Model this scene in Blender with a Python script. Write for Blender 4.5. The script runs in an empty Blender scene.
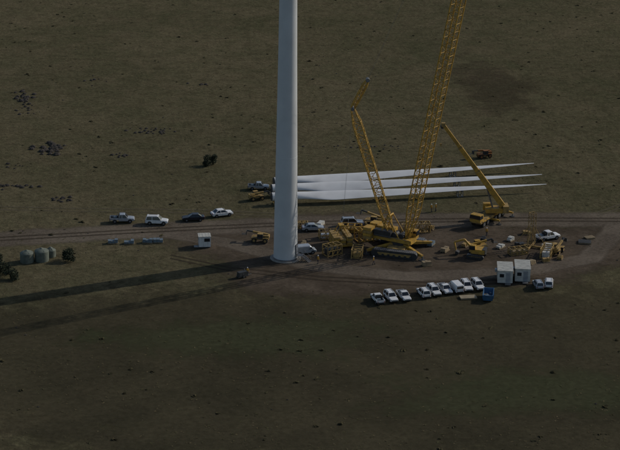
import bpy, math, random
from mathutils import Vector, Matrix
random.seed(7)
R=math.radians
scene=bpy.context.scene
scene.view_settings.view_transform='Standard'
scene.view_settings.look='None'
scene.view_settings.exposure=0

# ------------------------------------------------------------------ materials
MATS={}
def mat(name,col,rough=.6,metal=0.,var=.15,scale=1.5,spec=.3,dirt=None):
    if name in MATS: return MATS[name]
    m=bpy.data.materials.new(name); m.use_nodes=True
    nt=m.node_tree; b=nt.nodes['Principled BSDF']
    b.inputs['Roughness'].default_value=rough; b.inputs['Metallic'].default_value=metal
    b.inputs['Specular IOR Level'].default_value=spec
    tc=nt.nodes.new('ShaderNodeTexCoord'); n=nt.nodes.new('ShaderNodeTexNoise')
    n.inputs['Scale'].default_value=scale; n.inputs['Detail'].default_value=3
    nt.links.new(tc.outputs['Object'],n.inputs['Vector'])
    r=nt.nodes.new('ShaderNodeValToRGB')
    r.color_ramp.elements[0].position=.32; r.color_ramp.elements[1].position=.62
    d=dirt if dirt else [c*(1-2*var) for c in col]
    r.color_ramp.elements[0].color=(*d,1); r.color_ramp.elements[1].color=(*col,1)
    nt.links.new(n.outputs['Fac'],r.inputs['Fac']); nt.links.new(r.outputs['Color'],b.inputs['Base Color'])
    MATS[name]=m; return m
WHITE=mat('white_paint',(.62,.62,.61),.35,var=.09)
SILVER=mat('silver_paint',(.33,.35,.37),.3,.3,var=.08)
DARKP=mat('dark_paint',(.02,.02,.025),.25)
GLASS=mat('dark_glass',(.015,.018,.022),.08,var=.05,spec=.5)
RUBBER=mat('rubber',(.018,.018,.018),.9)
STEEL=mat('steel',(.2,.2,.2),.5,.6)
DSTEEL=mat('dark_steel',(.05,.05,.05),.6,.3)
YEL=mat('yellow_paint',(.43,.25,.035),.6,var=.15,dirt=(.25,.15,.035))
YELD=mat('yellow_dusty',(.34,.22,.07),.8,dirt=(.15,.105,.045))
ORG=mat('orange_paint',(.20,.08,.02),.7)
TOWER=mat('tower_paint',(.50,.515,.515),.5,var=.05,scale=.25)
BLADE=mat('blade_gelcoat',(.60,.60,.59),.45,var=.08,scale=.25)
CONC=mat('concrete',(.24,.22,.19),.9)
BLUE=mat('blue_paint',(.04,.11,.21),.6)
BLUEG=mat('blue_grey',(.13,.17,.20),.6)
HUTM=mat('hut_panel',(.50,.49,.44),.6,var=.12)
ROOF=mat('hut_roof',(.44,.43,.38),.6,var=.15)
TANK=mat('tank_plastic',(.13,.145,.115),.7)
WOOD=mat('timber',(.26,.20,.12),.9)
ROCK=mat('rock',(.05,.042,.035),.95,var=.3)
RED=mat('red_lens',(.3,.01,.01),.3)
SKIN=mat('skin',(.35,.2,.14),.6); HIVIS=mat('hivis',(.45,.24,.03),.7); NAVY=mat('navy_cloth',(.02,.025,.05),.9)
HARD=mat('hard_hat',(.7,.7,.68),.4); LEAF=mat('leaf',(.035,.042,.02),.9,var=.3,scale=3); BARK=mat('bark',(.05,.04,.03),.9)

# ------------------------------------------------------------------ mesh builder
class MB:
    def __init__(s): s.v=[];s.f=[];s.m=[];s.mats=[];s.sm=[];s.M=Matrix()
    def mi(s,m):
        if m not in s.mats: s.mats.append(m)
        return s.mats.index(m)
    def add(s,vs,fs,m,smooth=False):
        o=len(s.v); k=s.mi(m)
        s.v+= [s.M@Vector(v) for v in vs]
        for f in fs: s.f.append([o+i for i in f]); s.m.append(k); s.sm.append(smooth)
    def box(s,c,d,m,rz=0,ry=0,rx=0,top=(1,1)):
        T=Matrix.Translation(c)@Matrix.Rotation(rz,4,'Z')@Matrix.Rotation(ry,4,'Y')@Matrix.Rotation(rx,4,'X')
        x,y,z=d[0]/2,d[1]/2,d[2]/2
        vs=[T@Vector(p) for p in [(-x,-y,-z),(x,-y,-z),(x,y,-z),(-x,y,-z),(-x*top[0],-y*top[1],z),(x*top[0],-y*top[1],z),(x*top[0],y*top[1],z),(-x*top[0],y*top[1],z)]]
        s.add(vs,[(3,2,1,0),(4,5,6,7),(0,1,5,4),(1,2,6,5),(2,3,7,6),(3,0,4,7)],m)
    def cyl(s,a,b,r1,m,r2=None,n=10,caps=True,smooth=True):
        a=Vector(a);b=Vector(b); r2=r1 if r2 is None else r2
        d=(b-a)
        if d.length<1e-6:return
        q=d.to_track_quat('Z','Y')
        vs=[]
        for p,r in((a,r1),(b,r2)):
            for i in range(n):
                t=2*math.pi*i/n
                vs.append(p+q@Vector((r*math.cos(t),r*math.sin(t),0)))
        s.add(vs,[(i,(i+1)%n,n+(i+1)%n,n+i) for i in range(n)],m,smooth)
        if caps: s.add(vs,[tuple(range(n-1,-1,-1)),tuple(range(n,2*n))],m)
    def beam(s,a,b,w,m,w2=None,h=None,h2=None):
        a=Vector(a);b=Vector(b);q=(b-a).to_track_quat('Z','Y')
        w2=w if w2 is None else w2; h=w if h is None else h; h2=w2 if h2 is None else h2
        vs=[]
        for p,ww,hh in((a,w,h),(b,w2,h2)):
            for i,j in((-1,-1),(1,-1),(1,1),(-1,1)): vs.append(p+q@Vector((i*ww/2,j*hh/2,0)))
        s.add(vs,[(3,2,1,0),(4,5,6,7),(0,1,5,4),(1,2,6,5),(2,3,7,6),(3,0,4,7)],m)
    def lathe(s,prof,m,n=24,c=(0,0,0),smooth=True):
        c=Vector(c);vs=[];fs=[]
        for r,z in prof:
            for i in range(n):
                t=2*math.pi*i/n; vs.append(c+Vector((r*math.cos(t),r*math.sin(t),z)))
        for k in range(len(prof)-1):
            for i in range(n): fs.append((k*n+i,k*n+(i+1)%n,(k+1)*n+(i+1)%n,(k+1)*n+i))
        s.add(vs,fs,m,smooth)
    def loft(s,secs,m,smooth=False):
        n=len(secs[0]);vs=[p for q in secs for p in q];fs=[]
        for k in range(len(secs)-1):
            for i in range(n): fs.append((k*n+i,k*n+(i+1)%n,(k+1)*n+(i+1)%n,(k+1)*n+i))
        s.add(vs,fs,m,smooth)
        s.add(vs,[tuple(range(n-1,-1,-1)),tuple(range((len(secs)-1)*n,len(secs)*n))],m)
    def lattice(s,a,b,w,m,n=20,rc=.11,rl=.055,taper=.12,w0=.35,w1=.35):
        a=Vector(a);b=Vector(b);q=(b-a).to_track_quat('Z','Y')
        rings=[]
        for k in range(n+1):
            t=k/n
            f=1.
            if t<taper: f=w0+(1-w0)*t/taper
            if t>1-taper: f=w1+(1-w1)*(1-t)/taper
            p=a.lerp(b,t)
            rings.append([p+q@Vector((i*w*f/2,j*w*f/2,0)) for i,j in((-1,-1),(1,-1),(1,1),(-1,1))])
        for k in range(n):
            for c in range(4):
                s.cyl(rings[k][c],rings[k+1][c],rc,m,n=6,caps=False)
                d=(c+1)%4
                if k%2: s.cyl(rings[k][c],rings[k+1][d],rl,m,n=4,caps=False)
                else: s.cyl(rings[k][d],rings[k+1][c],rl,m,n=4,caps=False)
                s.cyl(rings[k][c],rings[k][d],rl,m,n=4,caps=False)
        for c in range(4): s.cyl(rings[n][c],rings[n][(c+1)%4],rc,m,n=6,caps=False)
    def mesh(s,name,bevel=0):
        me=bpy.data.meshes.new(name); me.from_pydata([tuple(v) for v in s.v],[],s.f)
        for m in s.mats: me.materials.append(m)
        me.polygons.foreach_set('material_index',s.m); me.polygons.foreach_set('use_smooth',s.sm)
        me.update(); return me
    def obj(s,name,loc=(0,0,0),rz=0,bevel=0):
        return place(s.mesh(name),name,loc,rz,bevel)
def place(me,name,loc,rz=0,bevel=0,sc=1):
    o=bpy.data.objects.new(name,me); o.location=loc; o.rotation_euler=(0,0,rz); o.scale=(sc,)*3
    scene.collection.objects.link(o)
    if bevel:
        b=o.modifiers.new('bevel','BEVEL'); b.width=bevel; b.segments=2; b.limit_method='ANGLE'
    return o

# ------------------------------------------------------------------ ground
def soil(name,cols,alpha=False,seed=0.,bump=.5,scales=(.012,.09,.9),main=False,soft=2.4):
    m=bpy.data.materials.new(name); m.use_nodes=True; nt=m.node_tree; N=nt.nodes;L=nt.links
    b=N['Principled BSDF']; b.inputs['Roughness'].default_value=1; b.inputs['Specular IOR Level'].default_value=0.
    tc=N.new('ShaderNodeTexCoord'); mp=N.new('ShaderNodeMapping'); mp.inputs['Location'].default_value=(seed,seed*1.7,0)
    L.new(tc.outputs['Object'],mp.inputs['Vector'])
    def noise(sc,det=4,rough=.6,dist=0.):
        n=N.new('ShaderNodeTexNoise'); n.inputs['Scale'].default_value=sc;n.inputs['Detail'].default_value=det
        n.inputs['Roughness'].default_value=rough;n.inputs['Distortion'].default_value=dist
        L.new(mp.outputs['Vector'],n.inputs['Vector']); return n.outputs['Fac']
    def ramp(f,a,b_,ca,cb):
        r=N.new('ShaderNodeValToRGB'); r.color_ramp.elements[0].position=a;r.color_ramp.elements[1].position=b_
        r.color_ramp.elements[0].color=(*ca,1);r.color_ramp.elements[1].color=(*cb,1); L.new(f,r.inputs['Fac']); return r.outputs['Color']
    def mix(f,a,b_,t='MIX'):
        x=N.new('ShaderNodeMix'); x.data_type='RGBA'; x.blend_type=t
        if isinstance(f,float): x.inputs[0].default_value=f
        else: L.new(f,x.inputs[0])
        L.new(a,x.inputs[6]);L.new(b_,x.inputs[7]); return x.outputs[2]
    big=ramp(noise(scales[0],5,.65,.4 if main else 0),.40,.60,cols[0],cols[1])
    if main:
        med=ramp(noise(scales[1],6,.72,.5),.38,.62,cols[2],cols[1])
        c=mix(.5,big,med)
        mot=ramp(noise(.33,4,.75),.34,.56,(.70,.69,.68),(1.08,1.08,1.06))
        c=mix(.75,c,mot,'MULTIPLY')
    else: c=big
    fine=ramp(noise(scales[2],6,.8),.3,.72,(.58,.58,.58),(1.42,1.42,1.42))
    c=mix(1.,c,fine,'MULTIPLY')
    L.new(c,b.inputs['Base Color'])
    if main:
        bp=N.new('ShaderNodeBump'); bp.inputs['Strength'].default_value=bump; bp.inputs['Distance'].default_value=.35
        L.new(noise(1.3,5,.7),bp.inputs['Height']); L.new(bp.outputs['Normal'],b.inputs['Normal'])
    if alpha:
        a=N.new('ShaderNodeAttribute'); a.attribute_name='edge'
        ad=N.new('ShaderNodeMath'); ad.operation='MULTIPLY_ADD'
        L.new(noise(.16,6,.72),ad.inputs[0]); ad.inputs[1].default_value=soft
        s2=N.new('ShaderNodeMath'); s2.operation='MULTIPLY_ADD'; L.new(a.outputs['Fac'],s2.inputs[0]); s2.inputs[1].default_value=2.0; s2.inputs[2].default_value=-soft*.5-.55
        L.new(s2.outputs[0],ad.inputs[2])
        mr=N.new('ShaderNodeMapRange'); mr.inputs[1].default_value=-.3; mr.inputs[2].default_value=.8; mr.inputs[4].default_value=alpha
        L.new(ad.outputs[0],mr.inputs[0]); L.new(mr.outputs[0],b.inputs['Alpha'])
    return m
me=bpy.data.meshes.new('ground'); S=6000
me.from_pydata([(-S,-S,0),(S,-S,0),(S,S,0),(-S,S,0)],[],[(0,1,2,3)])
gm=soil('dry_pasture',((.066,.060,.034),(.112,.093,.056),(.072,.070,.038)),main=True,bump=.7)
me.materials.append(gm); place(me,'ground',(0,0,0))
LAYER=[.004]
def edge_mesh(name,vs,fs,ed,m):
    z=LAYER[0]; LAYER[0]+=.004
    me=bpy.data.meshes.new(name); me.from_pydata([(x,y,z) for x,y in vs],[],fs)
    at=me.attributes.new('edge','FLOAT','POINT'); at.data.foreach_set('value',ed); me.materials.append(m)
    return place(me,name,(0,0,0))
def strip(name,pts,w,m):
    pts=[Vector(p) for p in pts]; vs=[];ed=[];fs=[]
    cols=[(-1,0),(-.45,1),(0,1),(.45,1),(1,0)]
    for i,p in enumerate(pts):
        d=(pts[min(i+1,len(pts)-1)]-pts[max(i-1,0)]).normalized(); n=Vector((-d.y,d.x))
        for c,e in cols: q=p+n*c*w; vs.append((q.x,q.y)); ed.append(e)
    for i in range(len(pts)-1):
        for k in range(4): a=i*5+k; fs.append((a,a+1,a+6,a+5))
    return edge_mesh(name,vs,fs,ed,m)
def blob(name,c,rx,ry,m,rot=0,core=.5):
    vs=[c];ed=[1.];fs=[];n=48
    for f,e in((core,1.),(1.,0.)):
        for i in range(n):
            t=2*math.pi*i/n; k=1+.12*math.sin(3*t+c[0])+.08*math.sin(5*t+c[1])
            x=rx*f*k*math.cos(t);y=ry*f*k*math.sin(t)
            vs.append((c[0]+x*math.cos(rot)-y*math.sin(rot),c[1]+x*math.sin(rot)+y*math.cos(rot))); ed.append(e)
    for i in range(n): j=(i+1)%n; fs.append((0,1+i,1+j)); fs.append((1+i,1+n+i,1+n+j,1+j))
    return edge_mesh(name,vs,fs,ed,m)
dark=soil('dark_pasture',((.050,.044,.028),(.072,.062,.038),(0,0,0)),.62,3,soft=4.5,scales=(.05,.1,.9))
green=soil('green_pasture',((.050,.060,.029),(.068,.070,.038),(0,0,0)),.6,9,soft=4.5)
dirt=soil('packed_dirt',((.115,.094,.072),(.165,.136,.104),(0,0,0)),.78,5,.25,(.07,.3,1.5))
hard=soil('hardstand_dirt',((.072,.056,.041),(.118,.092,.068),(0,0,0)),.75,13,.35,(.09,.2,1.2),soft=3.)
brn=soil('dark_brown_soil',((.048,.037,.026),(.070,.052,.038),(0,0,0)),.32,17,soft=5.)
rut=soil('rut_soil',((.05,.04,.03),(.07,.055,.04),(0,0,0)),.5,19)
pale=soil('faint_track_soil',((.115,.10,.068),(.15,.125,.09),(0,0,0)),.38,23,soft=3.5)
blob('bare_patch',(5,-52),140,46,dark,.0,.55); blob('grass_patch',(-14,-38),34,12,green,.05,.2); blob('grass_patch',(40,-62),40,12,green,0,.2)
blob('soil_patch',(52,126),13,32,brn,.1,.2)
blob('hardstand',(20,6),54,25,hard,.02,.7)
strip('dirt_track',[(-400,-10),(-200,2),(-110,8),(-64,13),(-40,17),(-20,20),(0,22.5),(20,24),(45,25),(75,24.5),(140,20),(260,12),(500,0)],5.6,dirt)
strip('dirt_track',[(-30,17),(-15,10),(0,-2),(18,-8),(40,-6),(56,2),(62,14),(66,23)],3.4,dirt)
for off in(-.95,.95):
    strip('wheel_rut',[(-200,2+off),(-110,8+off),(-64,13+off),(-40,17+off),(-20,20+off),(0,22.5+off),(20,24+off),(45,25+off),(75,24.5+off),(140,20+off)],.5,rut)
    strip('wheel_rut',[(-28,3+off),(-16,-4+off),(2,-9+off),(22,-12+off),(44,-10+off)],.45,rut)
    strip('faint_track',[(-150,40+off),(-90,34+off),(-50,31+off),(-22,30+off),(0,27+off)],.45,pale)
    strip('faint_track',[(62,28+off),(80,44+off),(95,75+off),(120,130+off)],.45,pale)

def tussocks():
    vs=[];fs=[];mi=[]
    for i in range(22000):
        y=random.uniform(-95,235); w=75+ (y+95)*.16
        x=-5+random.uniform(-w,w)
        dens=.5+.5*math.sin(x*.07+math.sin(y*.05)*2)*math.sin(y*.045+1.3*math.sin(x*.03))
        if random.random()>.25+.75*dens: continue
        if -20<y<30 and -30<x<62 and random.random()<.9: continue
        s=random.uniform(.08,.2)
        k=random.choice((0,0,0,1,1)); steep=.5
        if random.random()<.05: s*=random.uniform(1.6,2.6); k=2; steep=.7
        for j in range(3 if k<2 else 5):
            a=random.uniform(0,math.pi); dx=math.cos(a)*s;dy=math.sin(a)*s; o=len(vs); h=s*random.uniform(.2,steep)
            ox=random.uniform(-s,s)*.8;oy=random.uniform(-s,s)*.8
            vs+=[(x+ox-dx,y+oy-dy,.03),(x+ox+dx,y+oy+dy,.03),(x+ox+dx*.6-dy*.5,y+oy+dy*.6+dx*.5,h),(x+ox-dx*.7-dy*.5,y+oy-dy*.7+dx*.5,h*.8)]
            fs.append((o,o+1,o+2,o+3)); mi.append(k)
    me=bpy.data.meshes.new('grass_tussocks'); me.from_pydata(vs,[],fs)
    for n,c in(('t1',(.12,.10,.058)),('t2',(.085,.08,.042)),('t3',(.062,.056,.032))): me.materials.append(mat('tussock_'+n,c,1,spec=.0))
    me.polygons.foreach_set('material_index',mi); place(me,'grass_tussocks',(0,0,0))
tussocks()

def rocks(pts,name='rock_pile'):
    b=MB()
    for (x,y,s) in pts:
        n=7;secs=[]
        for k,(f,z) in enumerate(((1.0,-.05),(1.05,.25),(.7,.55),(.2,.7))):
            secs.append([Vector((x+s*f*math.cos(t*2*math.pi/n)*random.uniform(.75,1.2),y+s*f*math.sin(t*2*math.pi/n)*random.uniform(.75,1.2),s*z*random.uniform(.8,1.1))) for t in range(n)])
        b.loft(secs,ROCK)
    return b.obj(name)
def cluster(cx,cy,rx,ry,n,s0=.2,s1=.7): rocks([(random.gauss(cx,rx),random.gauss(cy,ry),random.uniform(s0,s1)) for _ in range(n)])
cluster(-58,74,1.6,1.6,34,.3,.9); cluster(-53,38,2.0,1.0,14,.2,.5); cluster(-64,46.5,3.5,.8,26,.2,.55); cluster(-34,87,3.4,1.0,22,.2,.5); cluster(-36,90,3,.7,10,.2,.4)
cluster(-68,116,1.2,4,26,.3,.7); cluster(-66,105,1.2,3,12,.2,.5); cluster(-51,133,2,2,8,.2,.5); cluster(-41,68.5,1.3,.8,12,.2,.5); cluster(-66,60,2,3,8,.2,.5)
cluster(9,75,2.6,.6,9,.15,.35); cluster(22,75,2,.8,9,.15,.35); cluster(-22,128,3,1,6,.2,.5); cluster(66,10,5,5,10,.1,.3)
rocks([(random.uniform(-75,75),random.uniform(-75,200),random.uniform(.08,.22)) for _ in range(120)],'scattered_stones')

def bush(name,loc,r,h,n=900):
    b=MB(); b.cyl((0,0,0),(0,0,h*.5),.14*r/1.5,BARK,.05)
    lob=[]
    for i in range(9):
        a=random.uniform(0,6.28);rr=random.uniform(.1,.65)*r
        p=Vector((rr*math.cos(a),rr*math.sin(a),random.uniform(.25,.75)*h)); lob.append((p,random.uniform(.3,.5)*r))
        b.cyl((0,0,h*.15),p,.05,BARK,.02,n=5)
    for i in range(n):
        p,q=random.choice(lob); d=Vector((random.gauss(0,1),random.gauss(0,1),random.gauss(0,.8))).normalized()*q*random.uniform(.4,1.1)
        c=p+d
        if c.z<.1: c.z=.1
        u=Vector((random.gauss(0,1),random.gauss(0,1),random.gauss(0,1))).normalized(); w=u.orthogonal().normalized(); s=random.uniform(.1,.24)
        b.add([c+u*s,c+w*s*.7,c-u*s,c-w*s*.7],[(0,1,2,3)],LEAF)
    return b.obj(name,loc)
bush('shrub',(-20.5,61.2,0),2.0,2.7,2400); bush('shrub',(-60.2,-7,0),2.3,3.0,1700); bush('shrub',(-58.5,-9.5,0),1.6,2.2,1000)
bush('shrub',(-48.3,.8,0),1.8,2.8,1500); bush('shrub',(-62.5,-2,0),1.8,2.5,1100)

# ------------------------------------------------------------------ wind turbine tower
b=MB()
prof=[]
H=84
def tr(z): return 2.42-.58*z/41 if z<=41 else 1.84-.44*(z-41)/43
for k in range(0,43): prof.append((tr(k*2.),k*2.+.25))
b.lathe([(3.1,-.2),(3.1,.14),(2.95,.22),(2.42,.25)],CONC,48)
b.lathe(prof,TOWER,96)
b.lathe([(prof[-1][0],H+.25),(.01,H+.3)],TOWER,64)
for z in (21.5,54):
    r=tr(z)
    b.lathe([(r,z-.05),(r+.02,z-.04),(r+.02,z+.04),(r,z+.05)],TOWER,96)
for z in range(3,84,3):
    r=tr(z); b.lathe([(r,z+.22),(r+.006,z+.23),(r+.006,z+.27),(r,z+.28)],TOWER,96)
b.lathe([(2.42,.25),(2.58,.26),(2.58,.42),(2.42,.43)],STEEL,64)
Md=Matrix.Rotation(R(-25),4,'Z'); b.M=Md
b.box((2.41,0,2.3),(.12,1.0,2.1),DSTEEL); b.box((2.44,0,2.3),(.12,.8,1.9),SILVER)
b.box((3.1,0,1.15),(1.3,1.4,.08),STEEL)
for i in range(6): b.box((3.9+i*.26,0,1.0-i*.18),(.26,1.1,.05),STEEL)
for sgn in(-1,1):
    b.cyl((3.7,.6*sgn,1.15),(5.3,.6*sgn,.05),.05,DSTEEL,n=5); b.cyl((2.6,.68*sgn,2.1),(3.7,.68*sgn,2.1),.03,STEEL,n=5); b.cyl((3.7,.68*sgn,2.1),(5.3,.6*sgn,.95),.03,STEEL,n=5)
    for x in(2.6,3.7): b.cyl((x,.68*sgn,0),(x,.68*sgn,2.1),.04,STEEL,n=5)
b.M=Matrix()
b.obj('wind_turbine_tower',(-4.87,2.2,0))

# ------------------------------------------------------------------ blades
def blade(root,tip,roll):
    b=MB(); root=Vector(root);tip=Vector(tip); L=(tip-root).length
    secs=[];n=24
    for k in range(49):
        t=k/48
        if t<.05: ch,th=1.85,1.85
        elif t<.22: u=(t-.05)/.17; u=u*u*(3-2*u); ch=1.85+1.25*u; th=1.85-.95*u
        else: u=(t-.22)/.78; ch=2.95*(1-u)**.85+.15; th=.85*(1-u)**1.0+.05
        sh=min(1,max(0,(t-.05)/.17)); tw=roll+R(10)*(1-t)*sh
        s=[]
        for i in range(n):
            a=2*math.pi*i/n; x=math.cos(a); y=math.sin(a)
            xx=x*ch/2 - sh*(ch-1.6)*.28
            yy=y*th/2*max(.12,1-sh*.75*((1-x)/2))
            px=xx*math.cos(tw)-yy*math.sin(tw); py=xx*math.sin(tw)+yy*math.cos(tw)
            s.append(Vector((t*L, px, py)))
        secs.append(s)
    b.loft(secs,BLADE,True)
    b.cyl((-.02,0,0),(-.12,0,0),.9,DSTEEL,n=24)
    for i in range(24):
        a=i*math.pi/12; b.cyl((-.1,.8*math.cos(a),.8*math.sin(a)),(-.3,.8*math.cos(a),.8*math.sin(a)),.035,STEEL,n=5)
    z0=root.z
    def stand(x,w,zz,m):
        for sx in(-.5,.5):
            for sy in(-1,1): b.beam((x+sx,sy*w,-z0+.02),(x+sx,sy*w*.8,zz),.16,m)
            b.beam((x+sx,-w,-z0+.1),(x+sx,w,-z0+.1),.18,m); b.beam((x+sx,-w*.8,zz),(x+sx,w*.8,zz),.18,m)
        for sy in(-1,1): b.beam((x-.5,sy*w,-z0+.25),(x+.5,sy*w,-z0+.25),.12,m)
    stand(1.0,1.25,-.94,YELD); stand(.4*L,1.2,-.8,YELD) ; stand(.68*L,.8,-.5,STEEL)
    o=b.obj('wind_turbine_blade',root); d=tip-root
    o.rotation_euler=(0,-math.asin(d.z/L),math.atan2(d.y,d.x)); return o
blade((-6.2,44.6,1.8),(53.0,57.5,1.6),R(14)); blade((-6.8,39.9,1.8),(53.6,49.4,1.6),R(18)); blade((-6.9,34.4,1.8),(53.6,42.8,1.6),R(12))

# ------------------------------------------------------------------ crawler crane
def crawler(b,cx,cy,L,w,h):
    pts=[]
    r=h/2
    for i in range(13): a=math.pi/2+math.pi*i/12; pts.append((-L/2+r+r*math.cos(a),r+r*math.sin(a)))
    for i in range(13): a=-math.pi/2+math.pi*i/12; pts.append((L/2-r+r*math.cos(a),r+r*math.sin(a)))
    b.loft([[Vector((cx+x,cy-w/2,z)) for x,z in pts],[Vector((cx+x,cy+w/2,z)) for x,z in pts]],DSTEEL)
    m=int(L/.42)
    for i in range(m):
        x=-L/2+r+(L-2*r)*i/(m-1); b.box((cx+x,cy,h+.04),(.3,w+.1,.1),STEEL); b.box((cx+x,cy,.06),(.3,w+.1,.12),DSTEEL)
    b.box((cx,cy,h*.5),(L*.72,w*.98+.14,h*.4),YELD)
    for i in range(7): b.cyl((cx-L*.36+i*L*.12,cy-w/2-.12,h*.32),(cx-L*.36+i*L*.12,cy+w/2+.12,h*.32),.28,DSTEEL,n=12)
b=MB(); C=Vector((18.3,6.6,0))
ang=R(-18); b.M=Matrix.Rotation(ang,4,'Z')
crawler(b,0,-4.0,9.5,1.4,1.4); crawler(b,0,4.0,9.5,1.4,1.4)
b.box((0,0,1.15),(3.6,7.0,.9),YELD)
for a in(35,145,215,325):
    e=Vector((7.0*math.cos(R(a)),7.4*math.sin(R(a)),.9)); b.beam((0,0,1.75),e,.75,YEL,.45); b.cyl(e,(e.x,e.y,.1),.16,STEEL); b.cyl((e.x,e.y,.15),(e.x,e.y,.0),.65,DSTEEL,n=14)
b.cyl((0,0,1.6),(0,0,2.1),1.7,DSTEEL,n=28)
bd=math.atan2(-.11,.185)
b.M=Matrix.Rotation(bd,4,'Z')
b.box((-1.6,0,2.5),(9.5,2.6,.8),YEL)
b.box((-3.2,1.0,3.6),(3.8,1.5,1.5),YEL); b.box((-3.2,-1.0,3.5),(3.8,1.3,1.3),DSTEEL)
for x in(-4.4,-3.6,-2.8,-2.0): b.box((x,1.77,3.6),(.5,.05,.9),DSTEEL)
for x in(-.9,.6): b.cyl((x,-.9,3.3),(x,.9,3.3),.6,DSTEEL,n=16)
for k in range(4):
    for sy in(-1,1): b.box((-6.2,sy*1.55,2.35+k*.62),(1.7,2.0,.56),YEL if k%2 else YELD)
b.box((2.0,2.05,3.3),(2.0,1.2,1.7),YEL,top=(.85,.95)); b.box((2.35,2.1,3.6),(1.5,1.26,.8),GLASS); b.box((2.0,2.05,4.2),(1.9,1.3,.08),YEL)
for sy in(-1,1):
    b.cyl((-3.8,sy*1.4,3.0),(-2.2,sy*1.1,7.2),.14,YEL); b.cyl((.5,sy*1.4,3.0),(-2.2,sy*1.1,7.2),.12,YEL)
    b.cyl((-5,sy*1.7,3.1),(3,sy*1.7,3.1),.04,STEEL,n=5)
b.cyl((-2.2,-1.2,7.2),(-2.2,1.2,7.2),.2,YEL)
b.M=Matrix()
foot=Vector((1.6,-.6,3.0)); z=95
top=Vector((1.6+.152*z,-.6-.11*z,z+3))
b.lattice(foot,top,2.0,YEL,58,.13,.068,.06)
q=top
b.cyl(q+Vector((0,-.8,0)),q+Vector((0,.8,0)),.7,DSTEEL,n=16)
mf=Vector((-1.5,.8,3.0)); mt=Vector((-10.0,1.9,29.4))
b.lattice(mf,mt,1.7,YEL,18,.12,.06,.12)
hd=mt+Vector((2.9,.2,5.8))
b.lattice(mt,hd,.85,YEL,5,.12,.06,.2,.8,.5)
b.cyl(hd+Vector((0,-.5,0)),hd+Vector((0,.5,0)),.4,STEEL,n=14); b.cyl(mt+Vector((0,-.9,0)),mt+Vector((0,.9,0)),.35,STEEL,n=14)
for s in(-.7,.7):
    b.cyl(mt+Vector((0,s,0)),Vector((-11.6,3.0+s,2.5)),.016,STEEL,n=4)
    b.cyl(hd+Vector((0,s*.6,0)),top+Vector((0,s,0)),.016,STEEL,n=4)
    b.cyl(mt+Vector((0,s,0)),Vector((-3,1+s,7)),.016,STEEL,n=4)
b.obj('crawler_crane',C)
b=MB()
b.box((0,0,.6),(4.2,4.6,.3),YEL)
for i in(-1,0,1):
    for j in(-1,1):
        for k in range(4-(i+j+2)%2): b.box((i*1.35+random.uniform(-.05,.05),j*1.2,.98+k*.44),(1.2,2.1,.38),YEL if (k+i)%2 else YELD)
for sx in(-1,1):
    for sy in(-1,1): b.cyl((sx*2,sy*2.2,.5),(sx*.3,sy*.6,4.4),.09,YEL,n=6); b.cyl((sx*1.7,sy*2.0-.2,.45),(sx*1.7,sy*2.0+.2,.45),.45,RUBBER,n=14)
b.box((0,0,4.4),(1.0,1.6,.25),YEL)
b.obj('crane_counterweight',(6.6,9.7,0),R(10))
def rack(name,loc,rz,L,W,Hh,m=YELD,n=4,load=None):
    b=MB()
    for i in range(n+1):
        x=-L/2+L*i/n
        for sy in(-1,1): b.beam((x,sy*W/2,.02),(x,sy*W/2,Hh),.16,m)
        b.beam((x,-W/2,Hh),(x,W/2,Hh),.14,m); b.beam((x,-W/2,.2),(x,W/2,.2),.14,m)
    for sy in(-1,1):
        for zz in(.2,Hh*.55,Hh): b.beam((-L/2,sy*W/2,zz),(L/2,sy*W/2,zz),.15,m)
        for i in range(n): b.beam((-L/2+L*i/n,sy*W/2,.2),(-L/2+L*(i+1)/n,sy*W/2,Hh),.1,m)
    if load: b.box((0,0,Hh*.4),(L*.85,W*.7,Hh*.5),load)
    return b.obj(name,loc,rz)
rack('steel_rack',(4.2,13.6,0),R(8),3.6,2.0,1.7,YELD,3,WHITE); rack('steel_rack',(9.2,17.6,0),R(-10),4.2,1.8,1.5,YEL,3,YELD)
rack('steel_rack',(4.6,4.2,0),R(30),3.4,2.0,2.2,YELD,3,DSTEEL); rack('steel_rack',(9.6,3.4,0),R(80),3.6,2.0,1.8,YELD,3,YELD)
rack('steel_rack',(12.0,12.6,0),R(20),4.4,2.2,2.6,YEL,4); rack('steel_rack',(14.2,16.8,0),R(5),4.0,2,2.2,YELD,3)
def boomsec(loc,rz,L=6,w=1.8):
    b=MB(); b.lattice((-L/2,0,w/2+.15),(L/2,0,w/2+.15),w,YELD,8,.1,.055,.01,1,1)
    for x in(-L/3,L/3): b.box((x,0,.07),(.3,w+.4,.14),WOOD)
    b.obj('crane_boom_section',loc,rz)
boomsec((22.5,17.5,0),R(5)); boomsec((-1.8,19.8,0),R(0),4,1.2)

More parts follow.
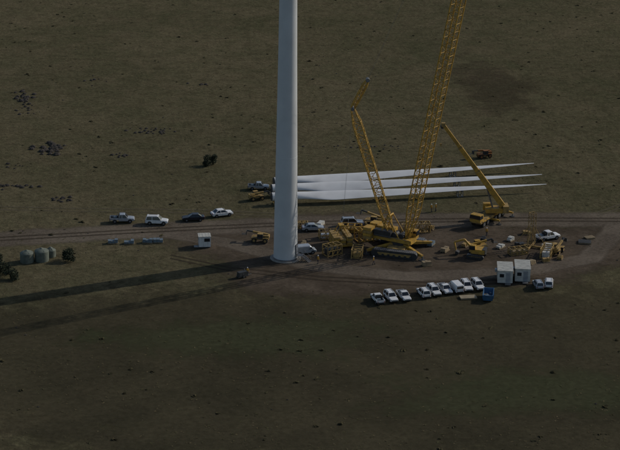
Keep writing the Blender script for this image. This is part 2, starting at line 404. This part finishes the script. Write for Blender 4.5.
# ------------------------------------------------------------------ wheels / vehicles
def wheel(b,x,y,r,w,hub=STEEL):
    s=1 if y>0 else -1
    b.cyl((x,y-w/2,r),(x,y+w/2,r),r,RUBBER,n=18); b.cyl((x,y+s*w/2,r),(x,y+s*(w/2+.02),r),r*.55,hub,n=12)
def sec(x,hw,zb,zt,rd=.07):
    return [Vector((x,-hw+rd,zb)),Vector((x,-hw,zb+rd)),Vector((x,-hw,zt-rd*1.6)),Vector((x,-hw+rd*1.5,zt)),Vector((x,hw-rd*1.5,zt)),Vector((x,hw,zt-rd*1.6)),Vector((x,hw,zb+rd)),Vector((x,hw-rd,zb))]
def cabin(b,x0,x1,x2,x3,z0,z1,hw,ht,paint):
    vs=[(x0,-hw,z0),(x3,-hw,z0),(x3,hw,z0),(x0,hw,z0),(x1,-ht,z1),(x2,-ht,z1),(x2,ht,z1),(x1,ht,z1)]
    b.add(vs,[(0,1,5,4),(1,2,6,5),(2,3,7,6),(3,0,4,7)],GLASS)
    rr=[sec(x1-.05,ht,z1-.05,z1+.02,.02),sec(x1+.1,ht+.04,z1-.06,z1+.06,.03),sec(x2-.15,ht+.04,z1-.06,z1+.06,.03),sec(x2+.05,ht,z1-.05,z1+.01,.02)]
    b.loft(rr,paint)
    for s in(-1,1):
        b.beam((x0,s*hw,z0),(x1,s*ht,z1),.12,paint); b.beam((x3,s*hw,z0),(x2,s*ht,z1),.08,paint)
        xm=(x1+x2)/2; b.beam((xm-.1,s*(hw+.005),z0),(xm-.1,s*(ht+.005),z1),.1,paint)
def car_mesh(kind,paint):
    b=MB(); W=.93
    if kind=='suv':
        b.loft([sec(-2.4,.84,.45,.95),sec(-2.3,.92,.38,1.08),sec(-1.2,W,.34,1.10),sec(.9,W,.34,1.08),sec(1.7,.92,.36,1.0),sec(2.25,.88,.4,.92),sec(2.4,.78,.45,.78)],paint)
        cabin(b,-2.25,-2.0,.35,1.0,1.05,1.78,.86,.70,paint)
        for s in(-1,1): b.beam((-1.7,s*.55,1.87),(.1,s*.55,1.87),.05,DSTEEL)
    elif kind=='sedan':
        b.loft([sec(-2.35,.80,.4,.88),sec(-2.2,.88,.3,.95),sec(-1.2,.9,.26,.96),sec(.9,.9,.26,.94),sec(1.7,.88,.28,.86),sec(2.2,.84,.32,.76),sec(2.35,.74,.36,.66)],paint)
        cabin(b,-1.75,-1.05,.25,1.05,.93,1.42,.82,.64,paint)
    elif kind=='ute':
        b.loft([sec(-.75,W,.42,1.08),sec(.95,W,.40,1.08),sec(1.75,.92,.42,1.04),sec(2.4,.88,.45,.95),sec(2.55,.78,.5,.82)],paint)
        cabin(b,-.7,-.5,.55,1.15,1.06,1.75,.86,.70,paint)
        b.box((-1.65,0,.72),(1.8,1.7,.1),DSTEEL)
        for s in(-1,1): b.box((-1.68,s*.90,.92),(1.78,.07,.48),paint)
        b.box((-2.55,0,.92),(.07,1.8,.46),paint); b.box((-.84,0,1.15),(.06,1.75,.75),DSTEEL)
        b.box((-2.66,0,.5),(.12,1.7,.14),DSTEEL); b.cyl((-.98,-.85,1.62),(-.98,.85,1.62),.04,DSTEEL,n=6)
        for s in(-1,1): b.cyl((-.98,s*.85,1.15),(-.98,s*.85,1.62),.04,DSTEEL,n=6)
        b.box((-1.5,.2,.95),(.7,.9,.4),BLUEG)
    elif kind=='van':
        b.loft([sec(-2.45,.88,.4,1.98,.1),sec(-2.35,.95,.34,2.05,.1),sec(.9,.95,.34,2.05,.1),sec(1.25,.94,.34,1.85,.1),sec(1.95,.93,.36,1.15,.1),sec(2.4,.88,.42,.98,.08),sec(2.5,.8,.45,.8,.06)],paint)
        b.box((1.0,0,1.5),(.8,1.92,.5),GLASS,top=(.75,.97)); b.add([(1.27,-.8,1.84),(1.97,-.86,1.17),(1.97,.86,1.17),(1.27,.8,1.84)],[(0,1,2,3)],GLASS)
        b.box((-2.47,0,1.5),(.05,1.5,.5),GLASS)
    f={'suv':1.5,'sedan':1.45,'ute':1.6,'van':1.6}[kind]; r=-1.45 if kind!='ute' else -1.6; rad=.31 if kind=='sedan' else .38
    for x in(f,r):
        for s in(-1,1):
            b.cyl((x,s*.62,rad),(x,s*.945,rad),rad+.07,DARKP,n=18); wheel(b,x,s*.84,rad,.24)
    hx={'suv':2.38,'sedan':2.33,'ute':2.52,'van':2.45}[kind]; rx={'suv':-2.4,'sedan':-2.35,'ute':-2.6,'van':-2.46}[kind]
    for s in(-1,1):
        b.box((hx-.03,s*.62,.74),(.1,.3,.14),STEEL); b.box((rx,s*.76,.85),(.06,.14,.3),RED)
        b.box((.85 if kind!='van' else 1.3,s*1.03,1.12),(.1,.18,.14),paint)
    b.box((hx+.02,0,.52),(.1,1.5,.2),DSTEEL); b.box((hx+.0,0,.74),(.06,.8,.12),DSTEEL); b.box((rx-.03,0,.5),(.1,1.5,.18),DSTEEL)
    return b.mesh(kind)
CM={}
def car(kind,paint,x,y,deg,sc=1):
    k=(kind,paint.name)
    if k not in CM: CM[k]=car_mesh(kind,paint)
    nm={'suv':'parked_suv','sedan':'parked_car','ute':'pickup_truck','van':'parked_van'}[kind]
    return place(CM[k],nm,(x,y,.1),R(deg),.015,sc)
car('suv',WHITE,-31.3,22.1,-4); car('ute',SILVER,-38.6,23.3,3); car('sedan',DARKP,-23.7,24.3,185); car('sedan',WHITE,-17.7,27.2,20)
rowk=[('ute',11.9,-20.9),('suv',14.5,-20.1),('ute',17.0,-19.5),('suv',20.9,-17.9),('suv',23.0,-17.0),('ute',25.2,-16.0),('van',27.4,-15.3),('suv',29.5,-14.6),('suv',31.7,-14.1)]
for i,(k,x,y) in enumerate(rowk): car(k,WHITE,x,y,(-76 if i%3 else 102)+random.uniform(-5,5),.86)
car('sedan',SILVER,1.3,18.2,3); car('van',SILVER,-.9,4.6,15,.9); car('ute',WHITE,49.3,12.8,25); car('suv',WHITE,45.6,-13.0,80,.85); car('suv',SILVER,43.4,-13.6,95,.8)
car('suv',SILVER,9.6,21.0,5); car('ute',SILVER,-9.6,44.5,0,.9)
# ------- telescopic mobile crane
b=MB()
b.box((0,0,1.25),(11.0,2.5,.5),YELD)
for x in(-4.4,-2.7,-1.0,2.4,4.1):
    for s in(-1,1): wheel(b,x,s*1.15,.62,.45)
    for s in(-1,1): b.box((x,s*1.15,1.35),(1.5,.55,.1),YEL)
b.box((5.0,0,2.15),(1.7,2.5,1.5),YEL,top=(.8,.92)); b.box((5.25,0,2.4),(1.35,2.53,.7),GLASS,top=(.85,.95))
for x in(-5.2,.8):
    b.box((x,0,.9),(.45,6.4,.35),YEL)
    for s in(-1,1): b.cyl((x,s*3.1,.1),(x,s*3.1,1.1),.12,STEEL); b.cyl((x,s*3.1,.0),(x,s*3.1,.12),.5,DSTEEL,n=12)
b.cyl((-1.2,0,1.5),(-1.2,0,1.9),1.15,DSTEEL,n=20)
b.obj('mobile_crane',(38.4,24.2,0.05),R(235))
s=MB()
s.box((.6,0,2.4),(4.4,2.2,1.0),YEL); s.box((2.6,0,2.7),(1.2,2.6,1.5),YELD)
s.box((-1.1,1.2,2.7),(1.7,.9,1.5),YEL); s.box((-1.25,1.25,3.0),(1.3,.9,.7),GLASS)
A=Vector((2.0,0,3.3)); B=Vector((-11.0,0,20.9)); u=(B-A).normalized()
p=[A,A+u*9.5,A+u*16,B]
for i,(w0,w1) in enumerate(((1.15,1.1),(.9,.87),(.7,.66))): s.beam(p[i],p[i+1],w0,YEL,w1)
for i in(1,2): s.beam(p[i]-u*.25,p[i]+u*.02,(1.22,1.0)[i-1],YELD)
s.box(B+u*.2,(.8,.7,.8),YELD); s.cyl(B+Vector((-.3,-.3,-.3)),B+Vector((-.3,.3,-.3)),.4,DSTEEL)
s.cyl((.0,0,2.6),A+u*6.0+Vector((0,0,-.6)),.2,STEEL,.16)
s.cyl(B+Vector((-.5,0,-.3)),B+Vector((-.5,0,-4)),.02,DSTEEL,n=4); s.box(B+Vector((-.5,0,-4.2)),(.4,.3,.6),YELD)
so=s.obj('crane_superstructure',(39.4,24.6,0),R(0)); par=bpy.data.objects['mobile_crane']
bpy.context.view_layer.update(); so.parent=par; so.matrix_parent_inverse=par.matrix_world.inverted()
def telehandler(x,y,deg,m=YEL,up=12,sc=1):
    b=MB(); b.box((0,0,.95),(4.2,1.3,.6),m); b.box((-1.5,-.25,1.45),(1.4,1.6,.7),m)
    for xx in(-1.35,1.35):
        for s in(-1,1): wheel(b,xx,s*.95,.6,.42,m)
    b.box((-.1,.62,1.6),(1.4,.85,1.1),DSTEEL); b.box((-.1,.62,1.85),(1.2,.9,.75),GLASS,top=(.85,.9)); b.box((-.1,.62,2.28),(1.3,.95,.1),m)
    a=R(up); S=Vector((-1.9,-.45,1.8)); d=Vector((math.cos(a),0,math.sin(a)))
    b.beam(S,S+d*3.8,.42,m); b.beam(S+d*3.8,S+d*5.2,.3,DSTEEL)
    T=S+d*5.2; b.box(T+Vector((.1,0,-.5)),(.12,1.3,.9),DSTEEL)
    for s in(-.35,.35): b.box(T+Vector((.75,s,-.9)),(1.2,.12,.07),STEEL)
    for xx in(-1.35,1.35):
        for s in(-1,1): b.box((xx,s*.95,1.28),(1.3,.45,.08),m)
    place(b.mesh('telehandler'),'telehandler',(x,y,0.06),R(deg),0,sc)
telehandler(-9.8,11.4,170,YELD,8,.85); telehandler(42.8,67,200,ORG,5,.8); telehandler(34.3,6.6,15,YEL,10,.85); telehandler(-10.2,37.5,20,YELD,5,.8); telehandler(14.2,21.5,160,YELD,15,.9); telehandler(50,5.0,60,YELD,12,.85)
b=MB()
crawler(b,0,-1.1,3.6,.5,.8); crawler(b,0,1.1,3.6,.5,.8)
b.box((0,0,.9),(1.4,1.8,.3),DSTEEL); b.box((-.5,0,1.55),(2.8,2.3,.9),YEL); b.box((-1.7,0,1.6),(.6,2.2,1.0),DSTEEL)
b.box((.6,.7,2.1),(1.3,.9,1.4),YEL,top=(.85,.95)); b.box((.66,.72,2.25),(1.25,.93,.8),GLASS,top=(.85,.95))
b.beam((.8,-.2,1.6),(2.6,-.2,3.4),.4,YEL,.35); b.beam((2.6,-.2,3.4),(4.6,-.2,2.6),.35,YEL,.28); b.beam((4.6,-.2,2.6),(4.2,-.2,.9),.28,YEL,.2)
b.loft([[Vector((4.2,-.7,.9)),Vector((3.5,-.7,.6)),Vector((3.7,-.7,.1)),Vector((4.3,-.7,.2))],[Vector((4.2,.3,.9)),Vector((3.5,.3,.6)),Vector((3.7,.3,.1)),Vector((4.3,.3,.2))]],DSTEEL)
b.obj('excavator',(33.4,2.6,0.06),R(160))

# ------------------------------------------------------------------ huts, tanks, pallets
def hut(x,y,deg,L=6,W=2.9,Hh=2.7,m=HUTM,name='site_hut'):
    b=MB()
    b.box((0,0,.12),(L-.3,W-.3,.24),DSTEEL); b.box((0,0,.25+Hh/2),(L,W,Hh),m)
    b.box((0,0,.25+Hh+.06),(L+.16,W+.16,.12),ROOF)
    n=int(L/.5)
    for i in range(n): b.box((-L/2+.25+i*(L-.5)/(n-1),0,.25+Hh+.135),(.06,W+.1,.03),HUTM)
    for sy in(-1,1):
        for i in range(int(L/.4)): b.box((-L/2+.2+i*.4,sy*(W/2+.01),.25+Hh/2),(.05,.03,Hh-.1),ROOF)
    e=-L/2
    b.box((e-.02,-.55,1.35),(.05,.85,2.0),SILVER); b.box((e-.02,.65,1.75),(.05,1.0,.85),WHITE); b.box((e-.035,.65,1.75),(.05,.88,.73),GLASS)
    b.box((L*.2,-W/2-.02,1.75),(1.3,.06,.85),WHITE); b.box((L*.2,-W/2-.04,1.75),(1.16,.06,.71),GLASS)
    b.box((e-.5,-.55,.2),(.9,1.1,.12),STEEL); b.box((0,W/2+.25,1.9),(.8,.45,.55),SILVER)
    b.obj(name,(x,y,0.06),R(deg))
hut(37.5,-9.6,84,5.0,2.9,2.4); hut(41.0,-8.8,84,5.0,2.9,2.5)
hut(-21.2,8.8,5,2.4,2.2,2.1,WHITE,'portable_toilet')
def skip(x,y,deg):
    b=MB(); o=[(-1.6,-.9,.15),(1.6,-.9,.15),(1.6,.9,.15),(-1.6,.9,.15)]; t=[(-2.1,-1,1.4),(2.1,-1,1.4),(2.1,1,1.4),(-2.1,1,1.4)]; i=[(-1.5,-.82,.3),(1.5,-.82,.3),(1.5,.82,.3),(-1.5,.82,.3)]; j=[(-1.98,-.9,1.4),(1.98,-.9,1.4),(1.98,.9,1.4),(-1.98,.9,1.4)]
    fs=[(3,2,1,0),(0,1,5,4),(1,2,6,5),(2,3,7,6),(3,0,4,7)]
    b.add(o+t,fs,BLUE); b.add(i+j,[tuple(reversed(f)) for f in fs],BLUE)
    b.add(t+j,[(0,1,5,4),(1,2,6,5),(2,3,7,6),(3,0,4,7)],BLUE)
    for s in(-1,1):
        for xx in(-.9,0,.9): b.box((xx,s*1.0,.8),(.1,.12,1.1),BLUE)
    for k in range(12): b.box((random.uniform(-1.3,1.3),random.uniform(-.6,.6),random.uniform(.5,1.0)),(random.uniform(.3,.9),random.uniform(.2,.5),.2),random.choice([WOOD,DSTEEL,BLUEG]),rz=random.uniform(0,3))
    b.obj('skip_bin',(x,y,0.06),R(deg))
skip(33.1,-19.4,80)
def pallet(x,y,deg,L=2.4,W=1.2,n=3,m=WOOD,load=None,name='pallet_stack'):
    b=MB()
    for k in range(n):
        z=k*.16
        for j in(-1,0,1): b.box((0,j*(W/2-.06),z+.05),(L,.1,.1),WOOD)
        for i in range(int(L/.2)): b.box((-L/2+.1+i*.2,0,z+.125),(.14,W,.025),m)
    if load:
        for i in(-1,0,1):
            hh=random.uniform(.3,.75); b.box((i*L*.31,random.uniform(-.05,.05),n*.16+hh/2),(L*.29,W*random.uniform(.6,.92),hh),load)
    b.obj(name,(x,y,0.07),R(deg))
pallet(29.3,-19.2,8,3.2,1.6,2,mat('pale_timber',(.4,.33,.22),.9)); pallet(56.6,10.9,-10,2.6,2.0,2,m=DSTEEL); pallet(58,13.5,20,2,1.4,2)
for x,y in((-39.9,10.6),(-36.6,10.4),(-32.8,10.9),(-30.7,11.1)): pallet(x,y,random.uniform(-8,8),2.2,1.3,1,load=BLUEG)
for x,y,m in((39,8,HUTM),(47,0,YELD),(44,-1,WOOD),(50,1.6,YELD),(41.5,12,HUTM),(23,-2,WOOD),(26,19,YELD),(3,21,HUTM),(45.5,16,YELD),(6,8,YELD),(32,9,YELD),(-1,9,WOOD),(43,9,DSTEEL),(48.5,8.5,HUTM),(36,12,DSTEEL),(25,9.5,BLUEG),(27.5,6,WOOD),(17,15,HUTM)): pallet(x,y,random.uniform(0,90),random.uniform(1.2,2.4),1.2,1,load=m)
def tank(x,y,r,h):
    b=MB(); pr=[(r,0)]
    for i in range(9): pr+=[(r,h*(i+.15)/9),(r+.04,h*(i+.5)/9),(r,h*(i+.85)/9)]
    pr+=[(r,h),(r*.95,h+.08),(r*.35,h+.42),(.28,h+.45),(.28,h+.55),(.01,h+.56)]
    b.lathe(pr,TANK,32); b.cyl((r-.05,0,.25),(r+.25,0,.25),.06,DSTEEL); b.cyl((0,-r-.03,.1),(0,-r-.03,h),.04,STEEL)
    for i in range(6):
        a=i*math.pi/3; b.beam((.4*math.cos(a),.4*math.sin(a),h+.42),(r*.9*math.cos(a),r*.9*math.sin(a),h+.14),.05,TANK)
    b.obj('water_tank',(x,y,0))
tank(-56.5,.2,1.35,1.9); tank(-53.6,.9,1.4,2.1); tank(-52.0,3.2,1.0,1.4)
def frame_tower(x,y,deg):
    b=MB(); b.lattice((0,0,.2),(0,0,7.4),1.1,YELD,7,.065,.035,.001,1,1)
    for a in range(4):
        c=math.cos(a*math.pi/2+.78);s=math.sin(a*math.pi/2+.78); b.beam((0,0,.3),(3.2*c,3.2*s,.3),.3,YELD); b.cyl((3.2*c,3.2*s,0),(3.2*c,3.2*s,.5),.3,DSTEEL,n=10); b.cyl((3.2*c,3.2*s,.4),(.6*c,.6*s,4.5),.06,YELD,n=5)
    b.obj('lifting_frame',(x,y,0.05),R(deg))
frame_tower(45.2,8.2,20); rack('steel_rack',(47.8,3.6,0),R(70),4.5,2.0,2.0,YELD,4,HUTM); rack('steel_rack',(42.0,4.4,0),R(20),3.6,1.6,1.4,YELD,3,WOOD)
# ------------------------------------------------------------------ people
def person(x,y,deg,vest=HIVIS):
    b=MB()
    def limb(pts,m,n=8):
        secs=[]
        for k,(p,r) in enumerate(pts):
            p=Vector(p); secs.append([p+Vector((r[0]*math.cos(2*math.pi*i/n),r[1]*math.sin(2*math.pi*i/n),0)) for i in range(n)])
        b.loft(secs,m,True)
    st=random.uniform(.05,.22)
    for s in(-1,1):
        fx=s*st
        limb([((fx,s*.12,.06),(.05,.05)),((fx*.6+.03,s*.11,.48),(.065,.06)),((0,s*.1,.9),(.1,.09))],NAVY)
        b.box((fx+.06,s*.12,.05),(.27,.1,.1),DSTEEL)
        limb([((-.02+s*.08,s*.30,.82),(.035,.03)),((-.03,s*.28,1.12),(.045,.045)),((0,s*.2,1.42),(.06,.06))],vest)
        limb([((s*.1,s*.31,.70),(.02,.035)),((s*.09,s*.305,.78),(.03,.045)),((-.02+s*.08,s*.30,.84),(.03,.03))],SKIN)
        for f in range(4): b.cyl((s*.1-.03+f*.02,s*.31,.71),(s*.1-.03+f*.022,s*.30,.63-.01*(f%2)),.009,SKIN,n=5)
        b.cyl((s*.1+.04,s*.30,.76),(s*.1+.07,s*.29,.70),.011,SKIN,n=5)
    limb([((0,0,.84),(.11,.16)),((0,0,1.1),(.11,.15)),((0,0,1.38),(.12,.2)),((0,0,1.48),(.07,.1)),((0,0,1.56),(.055,.055))],vest,12)
    limb([((.01,0,1.53),(.05,.05)),((.02,0,1.6),(.085,.07)),((.01,0,1.68),(.1,.08)),((0,0,1.76),(.08,.07))],SKIN,12)
    b.box((.115,0,1.64),(.04,.025,.04),SKIN)
    limb([((.02,0,1.69),(.15,.12)),((.0,0,1.70),(.12,.11)),((0,0,1.77),(.1,.09)),((0,0,1.81),(.04,.04))],HARD,12)
    b.obj('worker',(x,y,.06),R(deg))
for x,y,d in((27.0,29.6,30),(28.0,30.0,200),(-12.6,-7.6,100),(12.5,-1.5,0),(37,15,60),(1.5,-1,220)): person(x,y,d)
b=MB(); b.box((0,0,.75),(2.0,1.0,.9),DSTEEL,top=(.96,.9)); b.box((0,0,.28),(2.3,1.1,.1),DSTEEL); b.cyl((.6,.2,1.2),(.6,.2,1.6),.06,STEEL)
for s in(-1,1): wheel(b,0,s*.55,.28,.16)
b.beam((1.1,0,.3),(2.0,0,.35),.08,STEEL)
for i in range(5): b.box((-.8+i*.2,-.5,.8),(.08,.04,.5),STEEL)
b.obj('towable_generator',(-13.6,-8.4,0.06),R(30))

# ------------------------------------------------------------------ light
el=R(30); dx,dy=-.92,-.392
sun_dir=Vector((-dx*math.cos(el),-dy*math.cos(el),math.sin(el)))
ld=bpy.data.lights.new('sun','SUN'); ld.energy=2.3; ld.angle=R(.5); ld.color=(1,.94,.85)
lo=bpy.data.objects.new('sun',ld); scene.collection.objects.link(lo); lo.rotation_euler=sun_dir.to_track_quat('Z','Y').to_euler(); lo.location=(0,0,200)
w=bpy.data.worlds.new('World'); scene.world=w; w.use_nodes=True
sk=w.node_tree.nodes.new('ShaderNodeTexSky'); sk.sky_type='NISHITA'; sk.sun_disc=False; sk.sun_elevation=el; sk.sun_rotation=math.atan2(sun_dir.x,sun_dir.y)
bg=w.node_tree.nodes['Background']; bg.inputs['Strength'].default_value=.08; w.node_tree.links.new(sk.outputs[0],bg.inputs['Color'])
# ------------------------------------------------------------------ camera
cd=bpy.data.cameras.new('camera'); co=bpy.data.objects.new('camera',cd); scene.collection.objects.link(co)
cd.sensor_width=36; cd.lens=36*2000/620; cd.shift_x=84/620; cd.clip_end=20000; cd.clip_start=1
co.location=(-16.8,-372.4,143.4); co.rotation_euler=(R(70),0,0)
scene.camera=co
